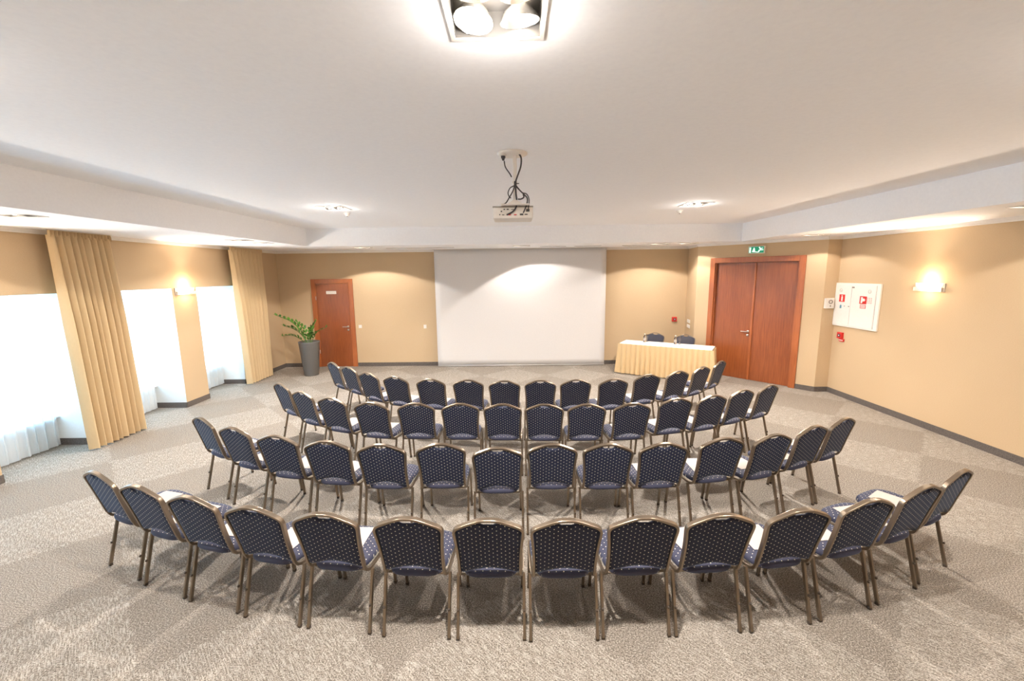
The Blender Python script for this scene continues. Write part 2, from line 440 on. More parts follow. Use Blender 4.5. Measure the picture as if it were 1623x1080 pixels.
# windows with sill, frame and pane; sheer voiles in front of those in view
for i, (a, c) in enumerate(NICHES):
    w = thing('window_%d' % (i+1), None, None, (XL-ND-.04, (a+c)/2, .42), 0); struct(w)
    h = (c-a)/2; H = NZ-.42
    b = MB(); b.box(-.03, .03, -h, -h+.06, 0, H); b.box(-.03, .03, h-.06, h, 0, H); b.box(-.03, .03, -h+.06, h-.06, 0, .06); b.box(-.03, .03, -h+.06, h-.06, H-.06, H)
    b.box(-.03, .03, -.03, .03, .06, H-.06); b.build('window_frame', M['outside'], w)
    b = MB(); b.box(-.004, .004, -h+.06, h-.06, .06, H-.06); b.build('pane', M['pane'], w)
    b = MB(); b.box(.03, .16, -h+.005, h-.005, 0, .03, bev=.006); b.build('window_sill', M['outside'], w)
def drape(name, x, y0, y1, z0, z1, folds, amp, m, top_pinch=1.0, ytop=None, seed=0, parent=None, nv=28, yflare=None):
    R = random.Random(seed); ph = [R.uniform(-.5, .5) for _ in range(folds+2)]; am = [R.uniform(.8, 1.15) for _ in range(folds+2)]
    yt0, yt1 = ytop if ytop else (y0, y1)
    b = MB()
    wd_ = [R.uniform(.7, 1.35) for _ in range(folds)]; tot = sum(wd_); acc = [0]
    for q in wd_: acc.append(acc[-1]+q/tot)
    lobe = name == 'curtain_fabric'
    def fn(s, t):
        z = z1+(z0-z1)*t
        f = s*folds; k = int(min(f, folds-1e-6)); fr = f-k; a = am[k]*(1-fr)+am[k+1]*fr; p = ph[k]*(1-fr)+ph[k+1]*fr
        if lobe:                                   # rounded pleats with tight creases between them
            w = 2*abs(math.sin(PI*fr))**.75-1; amp_t = amp*(.45+.55*min(1, t*2.5))*a
            q = acc[k]+(acc[k+1]-acc[k])*(fr+.06*math.sin(2*PI*fr)); q = q*(1-.25*(1-t))+s*.25*(1-t)
        else:
            w = math.sin(2*PI*f+p*1.2); amp_t = amp*a*(.5+.5*min(1, t*3)); q = s+.15/folds*math.sin(4*PI*f+p)
        e = t**.8
        ya = yt0+(y0-yt0)*e; yb = yt1+(y1-yt1)*e
        return (x+amp_t*w, ya+(yb-ya)*q, z+(.006*math.sin(2*PI*f) if t == 1 else 0))
    b.grid(fn, folds*18, nv)
    return b.build(name, m, parent, recalc=False)
voile_lab = ['sheer white voile in the nearest window niche by the left frame edge', 'sheer white voile in the window niche between the long curtain and the wall lamp', 'sheer white voile in the far window niche before the second beige curtain']
for i, (a, c) in enumerate(NICHES[3:6]):
    o = drape('sheer_curtain', XL-.47, a+.03, c-(.06 if i != 1 else .1), .03, NZ-.01, 9, .035, M['sheer'], seed=i+3)
    tag(o, voile_lab[i], 'curtain', 'sheer white voiles in the window niches')
for i, (a, c) in enumerate(NICHES[:3]):
    o = drape('sheer_curtain', XL-.47, a+.03, c-.05, .03, NZ-.01, 9, .035, M['sheer'], seed=i+13)
    tag(o, 'sheer white voile in window niche number %s behind the viewer on the left' % ['farthest', 'middle', 'nearest'][i], 'curtain', 'sheer white voiles in the window niches')
# long beige curtains
def beige(y0, y1, t0, t1, folds, lab, seed):
    t = thing('long_curtain', lab, 'curtain', (XL+.18, (y0+y1)/2, 0), 0, 'beige floor-length curtains')
    cy = (y0+y1)/2
    drape('curtain_fabric', 0, y0-cy, y1-cy, .02, ZS-.07, folds, .062, M['curtain'], ytop=(t0-cy, t1-cy), seed=seed, parent=t, nv=36)
    R = random.Random(seed+1); b = MB()
    def fn(s, tt):
        f = s*folds*2; return (.0+.022*math.sin(2*PI*f)+.006*R.uniform(-1, 1)+.012, (t0-cy)+(t1-t0)*s, ZS-.012-.085*tt)
    b.grid(fn, folds*16, 4); b.build('gathered_heading', M['curtain'], t, recalc=False)
    b = MB(); b.box(-.012, .012, t0-cy-.02, t1-cy+.02, ZS-.012, ZS-.001); b.build('curtain_track', M['plastic'], t)
beige(5.72, 6.62, 5.62, 6.50, 9, 'long beige pleated curtain nearest the viewer, covering the pier between window niches', 5)
beige(9.36, 10.26, 9.18, 10.36, 9, 'beige pleated curtain near the potted plant in the far left corner', 9)

# ------------------------------------------------------------------ recessed lamps
def make_unit(nx, ny, hx, hy, name, z):
    t = thing(name, None, 'ceiling light', (0, 0, z), 0)
    b = MB(); dp = .10
    b.box(-hx, -hx+.006, -hy, hy, .001, dp); b.box(hx-.006, hx, -hy, hy, .001, dp); b.box(-hx+.006, hx-.006, -hy, -hy+.006, .001, dp); b.box(-hx+.006, hx-.006, hy-.006, hy, .001, dp); b.box(-hx, hx, -hy, hy, dp, dp+.006)
    b.build('housing', M['darkgrey'], t)
    b = MB(); e = .014
    b.box(-hx-e, hx+e, -hy-e, -hy+.004, -.006, 0); b.box(-hx-e, hx+e, hy-.004, hy+e, -.006, 0); b.box(-hx-e, -hx+.004, -hy+.004, hy-.004, -.006, 0); b.box(hx-.004, hx+e, -hy+.004, hy-.004, -.006, 0)
    b.build('trim_ring', M['frame_grey'], t)
    sx, sy = 2*hx/nx, 2*hy/ny; r = min(sx, sy)*.44; k = 0
    for i in range(nx):
        for j in range(ny):
            cx, cy = -hx+sx*(i+.5), -hy+sy*(j+.5)
            tilt = [(.16, .1), (-.12, .14), (.1, -.18), (.2, -.1)][k % 4]; k += 1
            M4 = Matrix.Translation((cx, cy, .035)) @ Matrix.Rotation(tilt[0], 4, 'X') @ Matrix.Rotation(tilt[1], 4, 'Y')
            b = MB(); b.lathe([(r, -.022), (r*.98, -.018), (r*.8, .012), (r*.42, .034)], M4=M4, n=28); b.build('reflector', M['reflector'], t)
            b = MB(); b.lathe([(0, -.004), (r*.5, -.002), (r*.78, .010), (r*.4, .03), (0, .032)], M4=M4, n=28); b.build('lamp_disc', M['lamp'], t)
    return t
WARM = (1, .925, .85)
labs4 = ['square four-lamp recessed ceiling light at the top edge of the photo', 'square four-lamp recessed ceiling light left of the projector', 'square four-lamp recessed ceiling light right of the projector',
         'square four-lamp recessed ceiling light out of frame, left of the viewer', 'square four-lamp recessed ceiling light out of frame, right of the viewer']
p4 = make_unit(2, 2, HS-.002, HS-.002, 'recessed_ceiling_light', ZH)
FIX4E = [480, 620, 620, 150, 160]
for i, (x, y) in enumerate(FIX4):
    o = p4 if i == 0 else copy_tree(p4)
    o.location = (x, y, ZH); o['label'] = labs4[i]; o['group'] = 'square recessed lights in the raised ceiling'
    lamp_obj('downlight_beam', 'SPOT', (x, y, ZH-.012), FIX4E[i]*SPOT, WARM, (0, 0, 0), spot_size=math.radians(160), spot_blend=.7, shadow_soft_size=.05)
    lamp_obj('lamp_glow', 'POINT', (x, y, ZH-.07), 10 if i == 0 else 6, WARM, shadow_soft_size=.04)
labs2 = ['two-lamp recessed light in the left soffit at the left frame edge', 'two-lamp recessed light in the left soffit, nearer of the close pair', 'two-lamp recessed light in the left soffit, farther of the close pair',
         'two-lamp recessed light above the single wooden door', 'two-lamp recessed light above the middle of the projection screen', 'two-lamp recessed light right of the screen, left one of the pair',
         'two-lamp recessed light right of the screen, right one of the pair', 'two-lamp recessed light above the right jamb of the double door', 'two-lamp recessed light in the right soffit at the right frame edge']
p2 = make_unit(2, 1, HL-.002, HW-.002, 'narrow_recessed_light', ZS)
FIX2E = [50, 35, 35, 110, 115, 80, 32, 32, 50]
for i, (x, y, _) in enumerate(FIX2):
    o = p2 if i == 0 else copy_tree(p2)
    o.location = (x, y, ZS); o['label'] = labs2[i]; o['group'] = 'narrow recessed lights in the soffit'
    lamp_obj('downlight_beam', 'SPOT', (x, y, ZS-.012), FIX2E[i]*SPOT, WARM, (0, -.2 if i == 4 else 0, 0), spot_size=math.radians(134), spot_blend=.10, shadow_soft_size=.03)
# slot diffusers in the back soffit
for x0, x1, lab in ((-3.1, -1.45, 'long dark air slot in the soffit left of the screen'), (.62, 1.25, 'short air slot in the soffit above screen centre'), (1.45, 2.1, 'short air slot in the soffit above the screen right part'), (2.6, 3.4, 'dark air slot in the soffit right of the screen')):
    t = thing('air_slot', lab, 'air vent', ((x0+x1)/2, 10.45, ZS), 0, 'air slots in the back soffit'); h = (x1-x0)/2
    b = MB(); b.box(-h, h, -.02, .02, -.006, -.0005); b.build('slot_frame', M['frame_grey'], t)
    b = MB(); b.box(-h+.01, h-.01, -.010, .010, -.008, -.006); b.build('slot_opening', M['black'], t)
# small domes beside the far square lights
for (x, y), lab in (((-2.76, 7.24), 'small white smoke detector beside the left square ceiling light'), ((2.79, 7.40), 'small white smoke detector beside the right square ceiling light')):
    t = thing('smoke_detector', lab, 'smoke detector', (x, y, ZH), 0, 'ceiling smoke detectors')
    b = MB(); b.lathe([(0, -.001), (.05, -.001), (.052, -.012), (.046, -.02), (0, -.02)]); b.build('base', M['plastic'], t)
    b = MB(); b.lathe([(.036, -.02), (.036, -.036), (.026, -.05), (0, -.054)]); b.build('sensor_head', M['plastic'], t)
    b = MB(); b.lathe([(0, -.054), (.012, -.054), (.01, -.06), (0, -.061)]); b.build('indicator', M['ink'], t)

# ------------------------------------------------------------------ wall lamps
def sconce(loc, rotz, lab):
    t = thing('wall_lamp', lab, 'wall lamp', loc, rotz, 'opal glass wall lamps')
    b = MB(); b.box(-.235, .235, -.016, -.001, -.065, .065, bev=.003); b.box(-.225, .225, -.055, -.016, -.062, -.056); b.box(-.225, -.219, -.055, -.016, -.056, .0); b.box(.219, .225, -.055, -.016, -.056, .0)
    b.build('wall_plate', M['sconce_plate'], t)
    b = MB()
    def fn(s, v):
        th = PI*s; r = math.sin(PI/2*(1-v)) if v < 1 else 0
        z = .062-.118*math.sin(PI/2*v)
        r = math.cos(PI/2*v)**.8 if v < 1 else 0
        return (-.205*math.cos(th)*r, -.018-.095*math.sin(th)*r, z)
    b.grid(fn, 24, 10); b.build('glass_bowl', M['sconce_glass'], t, recalc=True)
    R = Matrix.Rotation(rotz, 3, 'Z'); p = Vector(loc)+R @ Vector((0, -.11, .13))
    lamp_obj('wall_lamp_glow', 'POINT', p, 4.5, (1, .72, .44), shadow_soft_size=.035)
    p = Vector(loc)+R @ Vector((0, -.10, .075))
    o = lamp_obj('wall_lamp_uplight', 'SPOT', p, SCONCE, (1, .84, .68), shadow_soft_size=.03, spot_size=math.radians(120), spot_blend=.5)
    o.rotation_euler = (Matrix.Rotation(rotz, 4, 'Z') @ Matrix.Rotation(PI+.75, 4, 'X')).to_euler()
    p = Vector(loc)+R @ Vector((0, -.16, -.04))
    lamp_obj('wall_lamp_glow', 'POINT', p, 4, (1, .72, .46), shadow_soft_size=.04)
sconce((XL, 8.03, 2.19), PI/2, 'glowing opal wall lamp on the pier between the left window niches')
sconce((XR, 6.56, 2.17), -PI/2, 'glowing opal wall lamp on the right wall')

sconce((XL, 4.52, 2.19), PI/2, 'opal wall lamp on the left pier just outside the left frame edge')
sconce((XL, 1.02, 2.19), PI/2, 'opal wall lamp on the left pier beside the viewer')
sconce((XR, 2.40, 2.17), -PI/2, 'opal wall lamp on the right wall beside the viewer, out of frame')
# ------------------------------------------------------------------ projection screen
t = thing('projection_screen', 'large matte white projection screen rolled down in front of the back wall', 'projection screen', (.15, 11.12, 0))
b = MB()
def fn(s, v): return (-2.22+4.44*s, .004*math.sin(PI*s*2), ZS-.005-(ZS-.04)*v)
b.grid(fn, 30, 20); o = b.build('screen_fabric', M['screen'], t, recalc=False)
md = o.modifiers.new('thick', 'SOLIDIFY'); md.thickness = .002
b = MB(); b.tube([(-2.225, 0, .022), (2.225, 0, .022)], .011); b.build('bottom_bar', M['frame_grey'], t)
b = MB(); b.box(-2.26, 2.26, -.03, .03, ZS-.012, ZS-.001); b.build('roller_slot', M['plastic'], t)

# ------------------------------------------------------------------ doors
def lever(parent, x, z, s=-1, y=0):
    b = MB(); M4 = Matrix.Translation((x, y, z)) @ Matrix.Rotation(PI/2, 4, 'X')
    b.lathe([(0, 0), (.027, 0), (.027, .007), (0, .008)], M4=M4, n=20)
    b.tube(smooth_path([(x, y, z), (x, y-.045, z), (x+s*.02, y-.055, z), (x+s*.13, y-.055, z)], 4), .010, n=8); b.build('door_handle', M['steel'], parent)
    b = MB(); b.lathe([(0, 0), (.026, 0), (.026, .007), (0, .008)], M4=Matrix.Translation((x, y, z-.085)) @ Matrix.Rotation(PI/2, 4, 'X'), n=20); b.build('lock_rosette', M['steel'], parent)
# single door
d1 = thing('door_1', None, None, (-4.83, YB, 0)); struct(d1)
b = MB(); b.box(-.55, -.44, -.035, -.001, 0, 2.36, bev=.004); b.box(.44, .55, -.035, -.001, 0, 2.36, bev=.004); b.box(-.44, .44, -.035, -.001, 2.25, 2.36, bev=.004)
b.box(-.44, -.425, -.020, -.001, 0, 2.25); b.box(.425, .44, -.020, -.001, 0, 2.25); b.box(-.425, .425, -.020, -.001, 2.235, 2.25); b.build('door_frame', M['wood_trim'], d1)
b = MB(); b.box(-.420, .420, -.013, -.001, .006, 2.23); b.build('door_leaf', M['wood'], d1)
lever(d1, .355, 1.09, -1, -.013)
for z in (.42, 1.86):
    b = MB(); b.tube([(-.435, -.042, z-.05), (-.435, -.042, z+.05)], .009, n=8); b.build('hinge', M['steel'], d1)
b = MB(); b.box(-.165, .105, -.018, -.0135, 1.965, 2.045, bev=.002); pn = b.build('name_plate', M['plate'], d1)
pn['label'] = 'pale name plate'
b = MB()
for k in range(9): b.box(-.13+.024*k, -.115+.024*k, -.0186, -.018, 2.0, 2.012)
b.build('plate_print', simple('faded_print', (.60, .52, .45), .8), pn)
# double door in the angled wall
d2 = thing('door_2', None, None, (W0.x, W0.y, 0), WANG); struct(d2)
b = MB(); fz = 2.75
b.box(.325, .435, -.035, -.001, 0, fz, bev=.004); b.box(2.125, 2.235, -.035, -.001, 0, fz, bev=.004); b.box(.435, 2.125, -.035, -.001, fz-.11, fz, bev=.004)
b.box(.42, .46, .0, .12, 0, 2.66); b.box(2.10, 2.14, .0, .12, 0, 2.66); b.box(.46, 2.10, .0, .12, 2.63, 2.67); b.build('door_frame', M['wood_trim'], d2)
b = MB(); b.box(.464, 1.272, .05, .09, .006, 2.625); b.build('door_leaf', M['wood'], d2)
b = MB(); b.box(1.298, 2.096, .05, .09, .006, 2.625); b.build('door_leaf', M['wood'], d2)
b = MB(); b.box(1.262, 1.308, .028, .05, .006, 2.622, bev=.006); b.build('cover_strip', M['wood_trim'], d2)
lever(d2, 1.215, 1.10, -1, .05)

# ------------------------------------------------------------------ wall mounted things
def wallthing(name, lab, cat, loc, rotz, group=None): return thing(name, lab, cat, loc, rotz, group)
# exit sign
t = wallthing('exit_sign', 'green running-man exit sign above the double door', 'exit sign', (W0.x+u.x*1.31, W0.y+u.y*1.31, 2.895), WANG)
b = MB(); b.box(-.16, .16, -.075, -.001, -.075, .075, bev=.004); b.build('sign_box', M['plastic'], t)
b = MB(); b.box(-.15, .15, -.079, -.0755, -.066, .066); p_ = b.build('sign_face', M['grn'], t)
b = MB()
b.box(-.138, -.105, -.0815, -.0792, -.055, .05)                                                    # door shape
b.plate([(-.075, -.025), (-.05, .045), (-.035, .045), (-.02, -.025)], -.0815, -.0792); b.plate([(-.085, -.045), (-.075, -.025), (.05, -.045), (.05, -.058)], -.0815, -.0792)   # arrow
b.plate([(.045, .048), (.065, .060), (.10, .015), (.085, 0)], -.0815, -.0792)                        # figure
b.plate([(.06, .03), (.13, .038), (.13, .025), (.07, .012)], -.0815, -.0792)
b.plate([(.055, .0), (.14, .002), (.14, -.012), (.07, -.018)], -.0815, -.0792)
b.plate([(.05, -.005), (.075, -.005), (.06, -.05), (.035, -.05)], -.0815, -.0792)
b.build('pictogram', M['grnw'], p_)
# fire hose cabinet, right wall
cy = (7.40+8.44)/2; cz = 1.785; hw = .52; hh = .415
t = wallthing('fire_hose_cabinet', 'white two-door fire hose cabinet with red signs on the right wall', 'fire cabinet', (XR, cy, cz), -PI/2)
b = MB(); b.box(-hw, hw, -.03, -.001, -hh, hh, bev=.004); b.build('cabinet_frame', M['cabinet'], t)
def toX(Y): return -(Y-cy)                 # local x of a world Y on this wall
b = MB(); b.box(-hw+.02, toX(8.02)-.003, -.040, -.0305, -hh+.03, hh-.035, bev=.002); dl = b.build('cabinet_door', M['cabinet'], t)
b = MB(); b.box(toX(8.02)+.003, hw-.085, -.040, -.0305, -hh+.03, hh-.035, bev=.002); dr = b.build('cabinet_door', M['cabinet'], t)
b = MB(); b.box(hw-.078, hw-.074, -.0315, -.0302, -hh+.03, hh-.03); b.build('seam', M['groove'], t)
F = -.0402
def ring(parent, x, z, r):
    b = MB(); M4 = Matrix.Translation((x, F, z)) @ Matrix.Rotation(PI/2, 4, 'X')
    b.lathe([(r*.7, 0), (r*.7, .004), (r, .004), (r, 0)], M4=M4, n=24)
    b.build('lock_ring', M['frame_grey'], parent)
    b = MB(); b.lathe([(0, 0), (r*.45, 0), (r*.45, .005), (0, .006)], M4=M4, n=16); b.build('lock_button', M['plastic'], parent)
ring(dl, toX(8.28), .275, .036); ring(dr, toX(7.61), .275, .036)
b = MB(); x = toX(8.235); b.box(x-.070, x+.070, F-.0015, F, .055, .195); st = b.build('extinguisher_sticker', M['red'], dl)
b = MB(); b.plate([(x-.018, .07), (x+.018, .07), (x+.018, .145), (x+.008, .165), (x-.008, .165), (x-.018, .145)], F-.003, F-.0015); b.box(x-.02, x+.012, F-.003, F-.0015, .17, .18); b.build('pictogram', M['white_sym'], dl)
b = MB(); x = toX(7.735); b.box(x-.078, x+.078, F-.0015, F, .045, .185); b.box(x-.055, x+.072, F-.0015, F, -.035, .03); b.build('hose_sticker', M['red'], dr)
b = MB(); b.plate([(x-.05, .06), (x-.05, .17), (x-.01, .17), (x-.01, .145), (x+.03, .145), (x+.05, .12), (x+.03, .095), (x-.005, .095), (x-.02, .06)], F-.003, F-.0015)
for k, (za, zb) in enumerate(((.012, .022), (-.004, .006), (-.024, -.012))): b.box(x-.045, x+.062, F-.003, F-.0015, za, zb)
b.build('pictogram', M['white_sym'], dr)
b = MB(); x2 = toX(7.60)
for k in range(3):
    for j in range(4): b.box(x2-.05+.04*k, x2-.028+.04*k, F-.0015, F, .065+.028*j, .08+.028*j)
b.build('instruction_print', simple('pink_print', (.75, .35, .33), .7), dr)
b = MB(); x = toX(8.25); b.plate([(x-.022, -.07), (x+.022, -.07), (x+.022, -.02), (x, .005), (x-.022, -.02)], F-.002, F); b.build('blue_mark', M['blue'], dl)
b = MB(); b.box(toX(8.155)-.012, toX(8.155)+.012, F-.006, F, -.028, -.016, bev=.002); b.box(toX(8.05)-.014, toX(8.05)+.014, F-.008, F, -.03, -.016, bev=.002); b.build('latch', M['groove'], dl)
b = MB(); x = toX(7.99); b.box(x-.03, x+.03, F-.0015, F, .325, .35); b.build('small_print', M['groove'], dr)
# call point under the cabinet
def callpoint(loc, rotz, lab):
    t = wallthing('fire_call_point', lab, 'fire alarm', loc, rotz, 'red fire call points')
    b = MB(); b.box(-.06, .06, -.05, -.001, -.06, .06, bev=.006); b.build('housing', M['red'], t)
    b = MB(); b.box(-.034, .034, -.054, -.0505, -.03, .03, bev=.002); b.build('press_plate', M['ink'], t)
    b = MB(); b.lathe([(0, 0), (.012, 0), (.01, .004), (0, .005)], M4=Matrix.Translation((0, -.0545, 0)) @ Matrix.Rotation(PI/2, 4, 'X'), n=14); b.build('press_button', M['white_sym'], t)
    return t
callpoint((4.24, YB, 1.20), 0, 'red fire call point on the back wall above the table chairs')
t = callpoint((XR, 8.20, 1.19), -PI/2, 'red fire call point under the white fire cabinet')
b = MB(); b.box(-.02, .09, -.03, -.001, -.115, -.064, bev=.003); b.build('side_label', M['red'], t)
b = MB(); b.box(-.012, .082, -.032, -.0302, -.096, -.083); b.build('label_print', M['white_sym'], t)
# white box on pillar face
t = wallthing('thermostat', 'white square thermostat box on the narrow pillar left of the fire cabinet', 'thermostat', (6.19, W1.y, 1.80), 0)
b = MB(); b.box(-.085, .085, -.05, -.001, -.10, .10, bev=.006); b.build('housing', M['plastic'], t)
b = MB(); b.lathe([(.026, 0), (.026, .006), (.040, .006), (.040, 0)], M4=Matrix.Translation((.01, -.051, .03)) @ Matrix.Rotation(PI/2, 4, 'X'), n=24); b.build('dial', M['groove'], t)
b = MB(); b.lathe([(0, 0), (.014, 0), (.014, .005), (0, .005)], M4=Matrix.Translation((.01, -.051, -.05)) @ Matrix.Rotation(PI/2, 4, 'X'), n=16); b.build('push_button', M['groove'], t)
# switches and sockets
def switch(loc, rotz, w, h, lab, name='light_switch', cat='light switch', grp=None):
    t = wallthing(name, lab, cat, loc, rotz, grp)
    b = MB(); b.box(-w/2, w/2, -.012, -.001, -h/2, h/2, bev=.003); b.build('cover_plate', M['plastic'], t)
    b = MB(); b.box(-w/2+.014, w/2-.014, -.018, -.0125, -h/2+.014, h/2-.014, bev=.002); b.build('rocker', M['plastic'], t)
switch((-4.15, YB, 1.09), 0, .085, .085, 'white square light switch right of the single door')
switch((-2.41, YB, 1.07), 0, .075, .10, 'small cream wall socket left of the projection screen', 'wall_socket', 'wall socket')
ret = math.atan2(W0.y-YB, W0.x-4.54)
rp = Vector((4.54, YB)).lerp(W0, .42)
switch((rp.x, rp.y, 1.185), ret, .26, .085, 'upper white double light switch beside the double door', grp='white switches beside the double door')
switch((rp.x, rp.y, 1.055), ret, .26, .085, 'lower white double light switch beside the double door', grp='white switches beside the double door')

# ------------------------------------------------------------------ ceiling projector
t = thing('ceiling_projector', 'off-white projector hanging from the ceiling on a pole with dark cables', 'projector', (-.008, 3.845, ZH))
b = MB(); b.lathe([(0, -.001), (.13, -.001), (.13, -.010), (.09, -.018), (.04, -.022), (0, -.022)]); b.build('ceiling_plate', M['proj'], t)
b = MB(); b.sweep([(.02, 0, -.02), (.02, 0, -.40)], rrect(.034, .034, .008), ref=(1, 0, 0), smooth=False); b.box(-.002, .042, -.022, .022, -.245, -.235); b.build('pole', M['proj'], t)
b = MB(); b.plate([(-.05, -.43), (.09, -.43), (.04, -.395), (0, -.395)], -.05, .05); b.box(-.10, .14, -.09, .13, -.440, -.430, bev=.002); b.build('bracket', M['proj'], t)
b = MB(); b.box(-.175, .175, -.02, .26, -.545, -.442, bev=.012); pj = b.build('projector_body', M['proj'], t)
b = MB(); b.box(-.177, .177, -.022, .262, -.452, -.440, bev=.003)
b.build('top_grille', M['vent'], pj)
b = MB()
for x, z, w, h in ((-.075, -.468, .012, .008), (-.045, -.468, .018, .008), (-.10, -.485, .012, .01), (.0, -.470, .03, .004), (-.115, -.512, .010, .008), (-.085, -.514, .02, .006), (.075, -.512, .03, .014), (.115, -.512, .026, .008), (.13, -.478, .03, .022)):
    b.box(x-w/2, x+w/2, -.026, -.0195, z-h/2, z+h/2)
b.build('sockets', M['black'], pj)
b = MB()
for x in (-.03, .02): b.box(x-.012, x+.012, -.026, -.0195, -.518, -.510)
b.build('red_sockets', M['red'], pj)
b = MB(); b.lathe([(0, 0), (.04, 0), (.04, .03), (.03, .035), (0, .03)], M4=Matrix.Translation((.09, .262, -.49)) @ Matrix.Rotation(-PI/2, 4, 'X')); b.build('lens', M['black'], pj)
def cable(pts, r=.0045, nm='cable'):
    b = MB(); b.tube(smooth_path(pts, 7), r, n=8); return b.build(nm, M['cable'], t)
cable([(.055, -.03, -.012), (.075, -.035, -.05), (.07, -.03, -.12), (.04, -.026, -.20), (.025, -.026, -.25), (.028, -.03, -.33), (.035, -.035, -.42), (.01, -.035, -.48), (-.055, -.03, -.515)], .007)
cable([(-.07, -.03, -.07), (-.06, -.03, -.12), (-.025, -.025, -.17), (-.008, -.02, -.20)], .005)
cable([(.02, -.026, -.27), (-.02, -.03, -.29), (-.04, -.03, -.33), (-.03, -.03, -.365), (-.015, -.03, -.375)], .0045)
cable([(.018, -.026, -.27), (.0, -.03, -.32), (-.03, -.03, -.37), (-.06, -.03, -.415), (-.10, -.025, -.432)], .005)
cable([(.028, -.026, -.27), (.06, -.032, -.31), (.10, -.034, -.35), (.125, -.034, -.38), (.12, -.034, -.43), (.09, -.03, -.50)], .0055)
cable([(.03, -.026, -.28), (.08, -.034, -.33), (.12, -.036, -.345), (.14, -.036, -.39), (.135, -.03, -.47)], .0045)
cable([(.09, -.034, -.345), (.095, -.034, -.37), (.07, -.034, -.385), (.045, -.034, -.385)], .006)
b = MB(); b.lathe([(0, -.030), (.036, -.028), (.04, -.001), (0, -.001)], c=(-.085, -.03, 0)); b.build('ceiling_socket', M['plastic'], t)
b = MB(); b.lathe([(0, -.066), (.009, -.066), (.013, -.050), (.019, -.046), (.019, -.030), (0, -.030)], c=(-.078, -.03, 0)); b.build('power_plug', M['cable'], t)
b = MB(); b.box(.012, .034, -.034, -.018, -.275, -.235, bev=.003); b.box(.03, .055, -.03, -.022, -.258, -.252); b.build('cable_tie', M['cable'], t)

# ------------------------------------------------------------------ potted plant
t = thing('potted_plant', 'leafy green plant in a tall tapered anthracite planter beside the single door', 'plant', (-5.10, 10.33, 0))
b = MB(); b.lathe([(0, .0), (.165, 0), (.17, .01), (.245, .83), (.25, .845), (.243, .85), (.236, .84), (.225, .78), (0, .78)], n=40); b.build('planter', M['pot'], t)
b = MB(); b.lathe([(0, .79), (.226, .785), (.226, .781), (0, .781)], n=30); b.build('soil', M['soil'], t)
R = random.Random(3)
def frond(p0, p1, p2, p3, n, L, nm='frond'):
    P = smooth_path([p0, p1, p2, p3], 8); n = max(5, round(n*.8)); L *= .82
    b = MB(); b.tube(P, .009, n=6, scale=[1-.7*i/len(P) for i in range(len(P))]); st = b.build(nm, M['stem'], t)
    b = MB(); tot = len(P)-1
    for k in range(n):
        f = .22+.78*(k+.5)/n; idx = min(tot-1, int(f*tot)); p = P[idx].lerp(P[idx+1], f*tot-idx); d = (P[idx+1]-P[idx]).normalized()
        side = d.cross(Vector((0, 0, 1)));  side = side.normalized() if side.length > .1 else Vector((1, 0, 0))
        upv = side.cross(d).normalized()
        for sgn in (-1, 1):
            ll = L*(1-.45*abs(f-.55)/.45)*R.uniform(1.0, 1.3)
            ax = (d*.65+side*sgn*.62+upv*R.uniform(.15, .5)).normalized(); wv = ax.cross(upv).normalized(); nn = wv.cross(ax)
            rows = []
            for q in range(7):
                s = q/6; w = .26*ll*math.sin(PI*min(1, s*.93+.06))**.75
                c0 = p+ax*(s*ll)+nn*(-.10*ll*s*s)
                rows.append([b.bm.verts.new(c0-wv*w+nn*w*.3), b.bm.verts.new(c0), b.bm.verts.new(c0+wv*w+nn*w*.3)])
            for A, B in zip(rows, rows[1:]):
                b.face([A[0], A[1], B[1], B[0]], 0, True); b.face([A[1], A[2], B[2], B[1]], 0, True)
    f_ = [b.bm.verts.new(P[-1]+Vector(v)*.05) for v in ((0, 0, 0), (.3, .2, .5), (0, 0, 1.4), (-.3, -.2, .5))]; b.face(f_, 0, True)
    b.build('leaves', M['leaf'], st, recalc=False)
frond((-.03, 0, .78), (-.16, -.03, 1.12), (-.42, -.02, 1.36), (-.80, .05, 1.50), 11, .15)
frond((-.05, .02, .78), (-.18, .0, 1.02), (-.34, -.05, 1.17), (-.56, -.06, 1.24), 8, .16)
frond((-.05, -.04, .78), (-.18, -.08, .93), (-.36, -.12, 1.02), (-.58, -.12, 1.00), 9, .13)
frond((.02, .02, .78), (.06, .02, 1.0), (.10, .0, 1.18), (.20, .02, 1.34), 7, .14)
frond((.05, 0, .78), (.14, -.03, .96), (.27, -.05, 1.10), (.48, -.04, 1.20), 8, .12)
frond((.03, -.05, .78), (.06, -.10, .92), (.12, -.15, 1.02), (.20, -.2, 1.08), 6, .13)
frond((-.02, -.05, .78), (-.05, -.12, .95), (-.10, -.16, 1.1), (-.16, -.18, 1.2), 6, .13)
frond((-.03, .03, .78), (-.1, .1, 1.0), (-.22, .14, 1.2), (-.36, .16, 1.33), 7, .13)
frond((.0, .06, .78), (.0, .12, 1.0), (.03, .16, 1.15), (.08, .2, 1.25), 6, .13)

